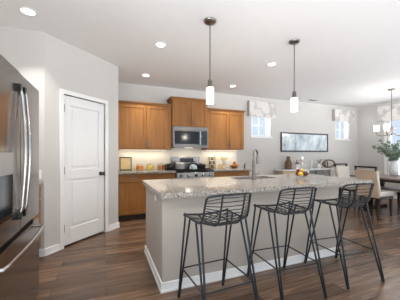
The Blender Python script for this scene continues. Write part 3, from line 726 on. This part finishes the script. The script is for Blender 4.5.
# ------------------------------------------------------------------ counter stools
def stool(label, x, y, rz=0.0):
    t = thing('counter_stool', label, 'stool', (x, y, 0), rz, 'wire counter stools at the island')
    m = M['stool']
    # legs: each a narrow hairpin of two rods meeting in one foot
    feet = {}
    for sx in (-1, 1):
        for sy in (1, -1):
            f = Vector((sx*0.222, sy*0.275, 0.0)); feet[(sx, sy)] = f
            if sy > 0: tops = [Vector((sx*0.205, 0.165, 0.735)), Vector((sx*0.200, 0.075, 0.732))]
            else: tops = [Vector((sx*0.200, -0.045, 0.730)), Vector((sx*0.195, -0.125, 0.738))]
            fu = f + Vector((0, 0, 0.012))
            mb = MB()
            mid = [fu + Vector((0, 0.007, 0)), fu + Vector((0, -0.007, 0))]
            if sy < 0: pass
            mb.tube([mid[0], tops[0]], 0.0086); mb.tube([mid[1], tops[1]], 0.0086)
            lg = mb.build('leg', m, t, smooth=True)
            MB().lathe([(0.013, 0.0), (0.014, 0.004), (0.014, 0.028), (0.010, 0.034), (0, 0.034)], tuple(f), 12).build('foot_glide', m, lg, smooth=True)
    def on_leg(sx, sy, z):
        f = feet[(sx, sy)]; tp = Vector((sx*0.2025, 0.12 if sy > 0 else -0.085, 0.733)); return f + (tp - f) * (z/0.733)
    for a, b in (((-1, 1), (1, 1)), ((-1, -1), (1, -1)), ((-1, 1), (-1, -1)), ((1, 1), (1, -1))):
        MB().tube([on_leg(*a, 0.275), on_leg(*b, 0.275)], 0.0062).build('footrest_rung', m, t, smooth=True)
    # shell: side rails and mid rails swept from the front edge over the seat and up the back
    side = [(0.205, 0.175, 0.742), (0.203, 0.06, 0.737), (0.200, -0.06, 0.737), (0.198, -0.128, 0.750), (0.195, -0.158, 0.798), (0.192, -0.178, 0.865), (0.187, -0.195, 0.925)]
    midr = [(0.085, 0.185, 0.728), (0.087, 0.06, 0.716), (0.089, -0.07, 0.712), (0.090, -0.150, 0.722), (0.092, -0.203, 0.765), (0.093, -0.236, 0.85), (0.092, -0.262, 0.962)]
    S_, Q_ = spline(side, 8), spline(midr, 8)
    fr_ = MB()
    for s in (-1, 1):
        fr_.tube([(s*p.x, p.y, p.z) for p in S_], 0.0080); fr_.tube([(s*p.x, p.y, p.z) for p in Q_], 0.0068)
    # top rail with rounded corners
    half = [(0.187, -0.195, 0.925), (0.180, -0.208, 0.944), (0.150, -0.233, 0.957), (0.092, -0.262, 0.964)]
    tr = spline([(-x, y, z) for x, y, z in half] + [(0, -0.272, 0.966)] + half[::-1], 5)
    fr_.tube(tr, 0.0085)
    fr_.tube(spline([(-0.205, 0.175, 0.742), (-0.085, 0.187, 0.728), (0, 0.19, 0.725), (0.085, 0.187, 0.728), (0.205, 0.175, 0.742)], 5), 0.0080)
    fr_.build('frame', m, t, smooth=True)
    def wires(name, idx):
        mb = MB()
        for i in idx:
            a, b = S_[i], Q_[i]; c = Vector((0, b.y + (b.y - a.y)*0.12, b.z - 0.003 if i < 24 else b.z))
            mb.tube(spline([(-a.x, a.y, a.z), (-b.x, b.y, b.z), tuple(c), (b.x, b.y, b.z), (a.x, a.y, a.z)], 4), 0.0036, 6)
        return mb.build(name, m, t, smooth=True)
    wires('wire_seat', [2, 5, 7, 9, 12, 15, 17, 19, 22, 24, 27, 29])
    wires('wire_backrest', [31, 34, 36, 38, 40, 42, 44, 46])
    # front corner knuckles where the seat meets the legs
    for s in (-1, 1): MB().ball((s*0.206, 0.170, 0.741), 0.0155, 10, 6).build('corner_knuckle', m, t, smooth=True)
    return t
stool('black wire counter stool nearest the camera at the island left end', 0.83, 1.725, math.radians(3))
stool('black wire counter stool in the middle of the three at the island', 1.565, 1.785, math.radians(-3))
stool('black wire counter stool at the far right end of the island', 2.33, 1.78, math.radians(-5))

# ------------------------------------------------------------------ dining corner
tb = thing('dining_table', 'dark wood dining table with slanted legs under the chandelier', 'table', (5.85, 3.1, 0))
MB().box((-0.50, -1.0, 0.725), (0.50, 0.78, 0.76)).build('tabletop', M['table'], tb, bevel=0.006)
MB().box((-0.40, -0.86, 0.66), (0.40, 0.66, 0.7245)).build('apron', M['espresso'], tb)
for y in (-0.72, 0.50):
    for s in (-1, 1):
        MB().prism([(s*0.34-0.04, y, 0.6595), (s*0.34+0.04, y, 0.6595), (s*0.08+0.04, y, 0.0), (s*0.08-0.04, y, 0.0)], (0, 1, 0), 0.07).build('leg', M['espresso'], tb)
    MB().box((-0.42, y-0.005, 0.0), (0.42, y+0.075, 0.05)).build('foot_rail', M['espresso'], tb)
MB().box((-0.12, -0.645, 0.46), (0.12, 0.495, 0.50)).build('stretcher', M['table'], tb)

def dining_chair(label, x, y, rz):
    """faces +x locally"""
    t = thing('dining_chair', label, 'chair', (x, y, 0), rz, 'upholstered chairs at the dining table')
    # seat
    MB().box((-0.20, -0.225, 0.38), (0.24, 0.225, 0.485)).build('seat', M['cream'], t, bevel=0.03, seg=3)
    MB().box((-0.19, -0.21, 0.33), (0.23, 0.21, 0.3795)).build('seat_frame', M['espresso'], t)
    # leaning upholstered back: tan cloth behind, cream in front
    def bx(mb, x0, x1, z0, z1, w, l0, l1):
        v = [(x0-l0, -w, z0), (x1-l0, -w, z0), (x1-l1, -w, z1), (x0-l1, -w, z1)]
        mb.prism(v, (0, 1, 0), 2*w); return mb
    bx(MB(), -0.248, -0.222, 0.36, 0.925, 0.222, 0, 0.082).build('back_panel', M['linen'], t, bevel=0.008)
    bx(MB(), -0.221, -0.165, 0.487, 0.925, 0.222, 0.012, 0.082).build('back_cushion', M['cream'], t, bevel=0.02, seg=3)
    mb = MB()
    bx(mb, -0.25, -0.20, 0.965, 1.0, 0.222, 0.086, 0.090)
    for s in (-1, 1):
        q = [(-0.248-0.08, s*0.208-0.012, 0.905), (-0.20-0.08, s*0.208-0.012, 0.905), (-0.20-0.086, s*0.208-0.012, 0.9655), (-0.248-0.086, s*0.208-0.012, 0.9655)]
        mb.prism(q, (0, 1, 0), 0.024)
    mb.build('top_handle', M['espresso'], t)
    for sx in (-1, 1):
        for sy in (-1, 1):
            xx = 0.195 if sx > 0 else -0.175; yy = sy*0.185; k = 0.0 if sx > 0 else -0.06
            mb = MB(); a = 0.022; c = 0.014
            top = [(xx-a, yy-a, 0.3295), (xx+a, yy-a, 0.3295), (xx+a, yy+a, 0.3295), (xx-a, yy+a, 0.3295)]
            bot = [(xx+k-c, yy-c, 0), (xx+k+c, yy-c, 0), (xx+k+c, yy+c, 0), (xx+k-c, yy+c, 0)]
            vt = [mb.bm.verts.new(p) for p in top]; vb = [mb.bm.verts.new(p) for p in bot]
            mb.bm.faces.new(vt); mb.bm.faces.new(vb[::-1])
            for i in range(4): mb.bm.faces.new([vb[i], vb[(i+1) % 4], vt[(i+1) % 4], vt[i]])
            mb.build('leg', M['espresso'], t)
    return t
dining_chair('tan backed dining chair with dark top rail behind the farthest stool', 5.30, 3.27, 0.0)
dining_chair('cream dining chair at the far head of the table', 5.78, 4.12, -PI/2)
dining_chair('cream dining chair on the window side of the table', 6.42, 3.15, PI)

vz = thing('glass_vase', 'pale glass vase on the dining table holding leafy branches', 'vase', (6.08, 3.35, 0.7605))
MB().lathe([(0.055, 0.0), (0.075, 0.02), (0.09, 0.12), (0.085, 0.22), (0.06, 0.30), (0.066, 0.34), (0.062, 0.34), (0.056, 0.30), (0.080, 0.21), (0.084, 0.12), (0.070, 0.025), (0.0, 0.012)]).build('vase_body', M['frost'], vz, smooth=True)
br = thing('leafy_branches', 'spray of grey green eucalyptus branches in the pale vase', 'plant', (6.08, 3.35, 0.80))
st = MB(); lv = MB(); rnd = random.Random(3)
for k in range(22):
    a = rnd.uniform(0, 2*PI); sp = rnd.uniform(0.15, 0.50); hh = rnd.uniform(0.42, 0.92) - sp*0.25
    ex, ey = sp*math.cos(a), sp*math.sin(a)
    pts = spline([(0.01*math.cos(a), 0.01*math.sin(a), 0.0), (ex*0.08, ey*0.08, 0.28), (ex*0.45, ey*0.45, 0.30+hh*0.35), (ex, ey, 0.28+hh*0.62)], 6)
    st.tube(pts, 0.0035, 5)
    for i, p in enumerate(pts[7:]):
        for _ in range(4):
            q = p + Vector((rnd.gauss(0, 0.022), rnd.gauss(0, 0.022), rnd.gauss(0, 0.02)))
            lv.disc(q, rnd.uniform(0.015, 0.030), (rnd.gauss(0, 1), rnd.gauss(0, 1), rnd.gauss(0, 1)+0.4), 6)
st.build('stems', M['stem'], br, smooth=True); lv.build('leaves', M['leaf'], br)['kind'] = 'stuff'

# console against the back wall
cs = thing('console_table', 'white console table with slim legs under the framed print', 'console', (4.20, 4.83, 0))
MB().box((0, 0, 0.805), (2.08, 0.345, 0.84)).build('top', M['white_lacq'], cs, bevel=0.004)
MB().box((0.03, 0.02, 0.42), (2.05, 0.325, 0.445)).build('shelf', M['white_lacq'], cs, bevel=0.003)
for x in (0.0, 1.50, 2.05):
    for y in (0.0, 0.315):
        MB().box((x, y, 0), (x+0.03, y+0.03, 0.8045)).build('leg', M['grey_metal'], cs)
pc = thing('framed_print', 'wide dark framed pale abstract print on the back wall', 'picture', (5.325, YB-0.001, 1.58))
w, h, f, d = 0.88, 0.268, 0.036, 0.035; mb = MB()
mb.box((-w, -d, -h), (-w+f, 0, h)); mb.box((w-f, -d, -h), (w, 0, h)); mb.box((-w+f, -d, -h), (w-f, 0, -h+f)); mb.box((-w+f, -d, h-f), (w-f, 0, h))
mb.build('frame', M['frame_dark'], pc, bevel=0.003)
MB().box((-w+f, -d+0.012, -h+f), (w-f, -0.004, h-f)).build('print', M['art'], pc)

CZ = 0.8405
tag(MB().lathe([(0.05, 0), (0.085, 0.01), (0.092, 0.10), (0.085, 0.19), (0.05, 0.255), (0.042, 0.30), (0.052, 0.345), (0.046, 0.345), (0.036, 0.30), (0.04, 0.26), (0.0, 0.20)], seg=24).build('stoneware_jug', M['jug'], smooth=True, loc=(4.56, 5.02, CZ)), 'tall brown stoneware jug at the left end of the console', 'jug')
pt = thing('flower_pot', 'square white pot with small blush flowers beside the brown jug', 'planter', (4.715, 4.895, CZ))
MB().prism([(-0.06, -0.06, 0), (0.06, -0.06, 0), (0.06, 0.06, 0), (-0.06, 0.06, 0)], (0, 0, 1), 0.14).build('pot', M['ceramic'], pt, bevel=0.008)
mb = MB(); rnd = random.Random(5)
for k in range(60): mb.disc((0.06+rnd.gauss(0, 0.05), rnd.gauss(0, 0.03), 0.17+rnd.gauss(0, 0.028)), 0.018, (rnd.gauss(0, 1), rnd.gauss(0, 1), 0.6), 6)
mb.build('leaves', M['leaf_d'], pt)['kind'] = 'stuff'
mb = MB()
for k in range(26): mb.ball((0.06+rnd.gauss(0, 0.06), rnd.gauss(-0.02, 0.03), 0.205+rnd.gauss(0, 0.035)), rnd.uniform(0.010, 0.020), 8, 5)
mb.build('blossoms', M['pinkflower'], pt, smooth=True)['kind'] = 'stuff'
bs = thing('woven_basket', 'tan woven basket on the shelf under the brown jug', 'basket', (4.47, 4.99, 0.4455))
mb = MB(); mb.box((-0.19, -0.12, 0), (0.19, 0.12, 0.012))
for q in ((-0.19, -0.175, -0.12, 0.12), (0.175, 0.19, -0.12, 0.12), (-0.175, 0.175, -0.12, -0.105), (-0.175, 0.175, 0.105, 0.12)): mb.box((q[0], q[2], 0.012), (q[1], q[3], 0.335))
mb.build('weave', M['wicker'], bs, bevel=0.006)
mb = MB(); mb.tube([(-0.185, -0.113, 0.335), (0.185, -0.113, 0.335), (0.185, 0.113, 0.335), (-0.185, 0.113, 0.335)], 0.012, 8, closed=True); mb.build('rim', M['wicker'], bs)
def candle(label, x, y, h):
    t = thing('candle_holder', label, 'candle', (x, y, CZ))
    MB().lathe([(0.045, 0), (0.045, 0.01), (0.012, 0.02), (0.012, h*0.4), (0.04, h*0.42), (0.04, h*0.46), (0.0, h*0.46)]).build('stand', M['ceramic'], t, smooth=True)
    MB().lathe([(0.028, h*0.4605), (0.028, h), (0.0, h)], seg=18).build('candle', M['wax'], t, smooth=True)
    MB().tube([(0, 0, h), (0, 0, h+0.012)], 0.0015, 5).build('wick', M['iron'], t)
candle('white pillar candle on a stand, left of two on the console', 5.36, 5.0, 0.23)
tw = thing('bud_vase', 'small white vase with thin green twigs left of the bronze loop', 'vase', (5.68, 5.02, CZ))
MB().lathe([(0.03, 0), (0.045, 0.03), (0.04, 0.09), (0.018, 0.12), (0.022, 0.135), (0.017, 0.135), (0.0, 0.10)]).build('vase_body', M['ceramic'], tw, smooth=True)
mb = MB(); rnd = random.Random(9)
for k in range(7):
    a = k*0.9; pts = spline([(0, 0, 0.10), (0.02*math.cos(a), 0.02*math.sin(a), 0.17), (0.06*math.cos(a), 0.05*math.sin(a), 0.22+0.006*k)], 5); mb.tube(pts, 0.002, 5)
    for p in pts[4:]:
        for _ in range(2): mb.disc(p + Vector((rnd.gauss(0, .008), rnd.gauss(0, .008), 0)), 0.009, (rnd.gauss(0, 1), rnd.gauss(0, 1), .5), 5)
mb.build('twigs', M['leaf'], tw)['kind'] = 'stuff'
lp = thing('loop_sculpture', 'brown oval loop sculpture at the right end of the console', 'sculpture', (6.03, 5.0, CZ))
def loop(rx, rz, cx, cz, yo, tilt, n=32):
    out = []
    for k in range(n):
        a = 2*PI*k/n; px, pz = rx*math.cos(a), rz*math.sin(a)
        out.append((cx + px*math.cos(tilt) - pz*math.sin(tilt), yo + 0.04*math.cos(a+0.6), cz + px*math.sin(tilt) + pz*math.cos(tilt)))
    return out
MB().tube(loop(0.27, 0.105, 0.0, 0.13, 0, -0.05), 0.022, 10, closed=True).build('oval_loop', M['bronze'], lp, smooth=True)
MB().tube(loop(0.11, 0.085, -0.14, 0.13, -0.03, 1.2), 0.018, 10, closed=True).build('small_loop', M['bronze'], lp, smooth=True)

# ------------------------------------------------------------------ things on the island
IZ = 0.9155
fb = thing('fruit_bowl', 'shallow glass bowl of fruit on the island top', 'bowl', (2.60, 2.60, IZ))
MB().lathe([(0.05, 0.0), (0.055, 0.004), (0.095, 0.03), (0.112, 0.055), (0.108, 0.055), (0.09, 0.032), (0.05, 0.010), (0.0, 0.008)]).build('glass_bowl', M['glass'], fb, smooth=True)
FR = [(-0.045, -0.03, 0.046, 0.034, 'lemon', 'yellow lemon at the left of the glass fruit bowl', 'lemon'), (0.032, -0.045, 0.046, 0.034, 'plum', 'dark plum at the front of the glass fruit bowl', 'plum'),
      (0.05, 0.03, 0.048, 0.034, 'plum', 'dark plum at the right of the glass fruit bowl', 'plum'), (-0.025, 0.045, 0.046, 0.034, 'apple', 'red apple at the back of the glass fruit bowl', 'apple'),
      (0.018, 0.0, 0.095, 0.026, 'lemon', 'small lemon topmost in the glass fruit bowl', 'lemon'), (-0.05, 0.012, 0.092, 0.024, 'apple', 'red apple resting high on the left of the fruit', 'apple')]
for x, y, z, r, mt, lb, ct in FR:
    t = MB().ball((0, 0, 0), r, 16, 10, 0.95 if mt != 'lemon' else 0.85).build(ct, M[mt], smooth=True, loc=(2.60+x, 2.60+y, IZ+z+0.006)); tag(t, lb, ct, 'fruit in the island bowl')
    MB().tube([(0, 0, r*0.88), (0.004, 0, r*1.12)], 0.0022, 5).build('stem', M['stem'], t)
gd = thing('glass_cloche', 'tall clear glass dome with a knob on the island behind the fruit', 'glass dome', (2.84, 2.815, IZ))
MB().lathe([(0.098, 0.0), (0.100, 0.006), (0.098, 0.14), (0.080, 0.20), (0.04, 0.232), (0.012, 0.24)], seg=28).build('dome', M['dome'], gd, smooth=True)
mb = MB(); mb.lathe([(0.008, 0.238), (0.010, 0.252), (0.022, 0.268), (0.020, 0.288), (0.0, 0.296)]); mb.build('knob', M['frost'], gd, smooth=True)

# ------------------------------------------------------------------ things on the back worktops
BZ = 0.9155
pf = thing('framed_recipe', 'dark framed cream print leaning on the backsplash by the pantry', 'picture', (0.375, 5.07, BZ))
w, h, d = 0.118, 0.272, 0.016; mb = MB(); f = 0.018; lean = 0.10
def lq(x0, x1, z0, z1, y0, y1):
    mbx = MB(); mbx.prism([(x0, y0+z0*lean, z0), (x0, y1+z0*lean, z0), (x0, y1+z1*lean, z1), (x0, y0+z1*lean, z1)], (1, 0, 0), x1-x0); return mbx
def lqa(mbx, x0, x1, z0, z1, y0, y1): mbx.prism([(x0, y0+z0*lean, z0), (x0, y1+z0*lean, z0), (x0, y1+z1*lean, z1), (x0, y0+z1*lean, z1)], (1, 0, 0), x1-x0)
for q in ((-w, -w+f, 0, h), (w-f, w, 0, h), (-w+f, w-f, 0, f), (-w+f, w-f, h-f, h)): lqa(mb, *q, -d, 0)
mb.build('frame', M['frame_dark'], pf)
lq(-w+f, w-f, f, h-f, -d+0.006, -0.004).build('print', M['paper'], pf)

def canister(label, x, content, y=4.97):
    t = thing('glass_canister', label, 'jar', (x, y, BZ), group='glass canisters left of the range')
    MB().lathe([(0.066, 0), (0.074, 0.004), (0.075, 0.095), (0.066, 0.112), (0.063, 0.117), (0.060, 0.117), (0.063, 0.110), (0.072, 0.093), (0.071, 0.006), (0.0, 0.005)]).build('jar', M['glass'], t, smooth=True)
    MB().lathe([(0.062, 0.006), (0.069, 0.010), (0.070, 0.088), (0.05, 0.098), (0.0, 0.100)]).build('contents', content, t, smooth=True)
    MB().lathe([(0.060, 0.1175), (0.068, 0.120), (0.068, 0.133), (0.03, 0.139), (0.014, 0.144), (0.014, 0.152), (0.0, 0.155)]).build('lid', M['lid'], t, smooth=True)
canister('lidded glass canister of orange snacks next to the framed print', 0.645, M['c_orange'])
canister('lidded glass canister of yellow pasta, middle of three', 0.858, M['c_yellow'])
canister('lidded glass canister of mixed candies closest to the range', 1.085, M['c_mixed'])
tb_ = thing('toaster', 'small black toaster on the worktop just left of the range', 'toaster', (1.215, 4.78, BZ))
MB().box((-0.075, -0.12, 0.008), (0.075, 0.12, 0.135)).build('body', M['black'], tb_, bevel=0.025, seg=4)
MB().box((-0.07, -0.115, 0), (0.07, 0.115, 0.0078)).build('base', M['iron'], tb_)
for x in (-0.03, 0.03): MB().box((x-0.012, -0.085, 0.1352), (x+0.012, 0.085, 0.1365)).build('slot', M['gap'], tb_)
MB().box((-0.015, -0.135, 0.085), (0.015, -0.1205, 0.095)).build('lever', M['bright_steel'], tb_)

GZ = 0.9325
pt = thing('stock_pot', 'pale grey enamel pot with black handles on the left burners', 'pot', (1.48, 4.88, GZ))
MB().lathe([(0.0, 0.0), (0.10, 0.0), (0.105, 0.006), (0.105, 0.115), (0.108, 0.118), (0.101, 0.118), (0.10, 0.012), (0.0, 0.008)]).build('pot_body', M['enamel'], pt, smooth=True)
MB().lathe([(0.107, 0.1185), (0.104, 0.124), (0.05, 0.139), (0.0, 0.143)]).build('lid', M['enamel'], pt, smooth=True)
MB().lathe([(0.008, 0.1425), (0.010, 0.155), (0.018, 0.162), (0.0, 0.168)]).build('lid_knob', M['black'], pt, smooth=True)
for s in (-1, 1): MB().tube(spline([(s*0.104, -0.03, 0.09), (s*0.14, -0.02, 0.092), (s*0.14, 0.02, 0.092), (s*0.104, 0.03, 0.09)], 4), 0.006).build('handle', M['black'], pt, smooth=True)
kt = thing('kettle', 'pale blue enamel kettle in the middle of the range', 'kettle', (1.715, 4.69, GZ), 0.6)
MB().lathe([(0.0, 0), (0.08, 0), (0.085, 0.02), (0.07, 0.07), (0.045, 0.095), (0.0, 0.10)]).build('kettle_body', M['dishteal'], kt, smooth=True)
MB().tube([(-0.06, -0.02, 0.04), (-0.10, -0.03, 0.07), (-0.115, -0.035, 0.095)], [0.016, 0.011, 0.009]).build('spout', M['dishteal'], kt, smooth=True)
MB().tube(spline([(0, 0.055, 0.08), (0, 0.05, 0.14), (0, 0, 0.165), (0, -0.05, 0.14), (0, -0.055, 0.08)], 5), 0.007).build('handle', M['black'], kt, smooth=True)
MB().ball((0, 0, 0.105), 0.012, 10, 6).build('lid_knob', M['black'], kt, smooth=True)
dv = thing('dutch_oven', 'black covered pot on the right burners of the range', 'pot', (1.955, 4.89, GZ))
MB().lathe([(0.0, 0), (0.10, 0), (0.112, 0.01), (0.115, 0.075), (0.115, 0.08), (0.0, 0.08)], sx=1.05).build('pot_body', M['iron'], dv, smooth=True)
MB().lathe([(0.117, 0.0805), (0.115, 0.088), (0.06, 0.102), (0.0, 0.106)], sx=1.05).build('lid', M['iron'], dv, smooth=True)
MB().lathe([(0.01, 0.105), (0.012, 0.115), (0.02, 0.12), (0.0, 0.127)]).build('lid_knob', M['bright_steel'], dv, smooth=True)
for s in (-1, 1): MB().tube(spline([(s*0.115, -0.03, 0.065), (s*0.148, -0.02, 0.067), (s*0.148, 0.02, 0.067), (s*0.115, 0.03, 0.065)], 4), 0.007).build('handle', M['iron'], dv, smooth=True)

# tiered spice stand with small jars
sr = thing('spice_stand', 'three tier wire spice stand on the worktop right of the range', 'spice rack', (2.318, 5.07, BZ))
for sx in (-1, 1):
    mb = MB()
    mb.tube([(sx*0.082, 0.03, 0), (sx*0.082, 0.03, 0.275), (sx*0.082, -0.045, 0.215), (sx*0.082, -0.045, 0)], 0.004)
    mb.build('side_frame', M['iron'], sr, smooth=True)
for z in (0.012, 0.102, 0.192):
    mb = MB(); mb.box((-0.08, -0.045, z-0.003), (0.08, 0.03, z)); mb.tube([(-0.082, -0.047, z+0.02), (0.082, -0.047, z+0.02)], 0.003); mb.build('tier', M['iron'], sr)
tier_names = ['bottom', 'middle', 'top']
for i, z in enumerate((0.0125, 0.1025, 0.1925)):
    for j, x in enumerate((-0.052, 0.0, 0.052)):
        t = thing('spice_jar', 'spice jar %s of three on the %s tier of the spice stand' % (('left', 'centre', 'right')[j], tier_names[i]), 'spice jar', (2.318+x, 5.062, BZ+z), group='spice jars on the tiered stand')
        MB().lathe([(0.0, 0), (0.021, 0.0), (0.022, 0.004), (0.022, 0.045), (0.018, 0.05), (0.0, 0.05)], seg=14).build('jar', M['c_brown'] if (i+j) % 2 else M['c_pale'], t, smooth=True)
        MB().lathe([(0.020, 0.0505), (0.020, 0.064), (0.0, 0.065)], seg=14).build('lid', M['iron'], t, smooth=True)
for x, y, lb in ((2.44, 4.90, 'small jar of pale grains right of the spice stand, on the left'), (2.535, 4.91, 'small jar of pale grains beside the yellow flowers')):
    t = thing('storage_jar', lb, 'jar', (x, y, BZ), group='small jars of pale grains')
    MB().lathe([(0.0, 0), (0.038, 0), (0.040, 0.004), (0.040, 0.075), (0.0, 0.078)], seg=18).build('jar', M['c_pale'], t, smooth=True)
    MB().lathe([(0.036, 0.0785), (0.038, 0.092), (0.0, 0.094)], seg=18).build('lid', M['lid'], t, smooth=True)
fv = thing('flower_vase', 'clear glass vase of pale yellow flowers on the right worktop', 'vase', (2.625, 5.03, BZ))
MB().lathe([(0.035, 0), (0.038, 0.004), (0.042, 0.13), (0.039, 0.13), (0.035, 0.008), (0.0, 0.006)]).build('glass', M['glass'], fv, smooth=True)
mb = MB(); hd = MB(); rnd = random.Random(11)
for k in range(12):
    a = rnd.uniform(0, 2*PI); r_ = rnd.uniform(0.01, 0.085); z = rnd.uniform(0.19, 0.255)
    mb.tube([(0.01*math.cos(a), 0.01*math.sin(a), 0.01), (r_*0.4*math.cos(a), r_*0.4*math.sin(a), 0.13), (r_*math.cos(a), r_*0.6*math.sin(a), z)], 0.002, 5)
    hd.ball((r_*math.cos(a), r_*0.6*math.sin(a), z), rnd.uniform(0.016, 0.024), 8, 5, 0.8)
mb.build('stems', M['leaf'], fv, smooth=True); hd.build('blossoms', M['flower'], fv, smooth=True)
ob = thing('wooden_bowl', 'low wooden bowl of oranges on the right worktop', 'bowl', (2.87, 4.98, BZ))
MB().lathe([(0.05, 0), (0.06, 0.004), (0.11, 0.045), (0.122, 0.062), (0.115, 0.062), (0.10, 0.045), (0.05, 0.012), (0.0, 0.010)]).build('bowl_body', M['bowlwood'], ob, smooth=True)
for x, y, z, lb in ((-0.042, -0.035, 0.056, 'orange in the wooden bowl, front left'), (0.045, -0.03, 0.056, 'orange in the wooden bowl, front right'), (0.0, 0.045, 0.056, 'orange in the wooden bowl, at the back'), (0.005, -0.005, 0.112, 'orange topmost in the wooden bowl')):
    o = tag(MB().ball((0, 0, 0), 0.038, 16, 10).build('orange', M['copper'] if False else M['orange'], smooth=True, loc=(2.87+x, 4.98+y, BZ+z+0.006)), lb, 'orange', 'oranges in the wooden bowl')
    MB().disc((0, 0, 0.0383), 0.005, (0, 0, 1)).build('stem_scar', M['leaf_d'], o)
sd = thing('soap_dispenser', 'nickel soap dispenser at the right end of the worktop', 'dispenser', (3.0, 4.72, BZ))
MB().lathe([(0.022, 0), (0.024, 0.004), (0.022, 0.07), (0.010, 0.085), (0.007, 0.11), (0.0, 0.11)]).build('bottle', M['nickel'], sd, smooth=True)
MB().tube([(0, 0, 0.108), (0, 0, 0.118), (0.01, -0.02, 0.120), (0.015, -0.035, 0.112)], 0.005).build('pump', M['nickel'], sd, smooth=True)
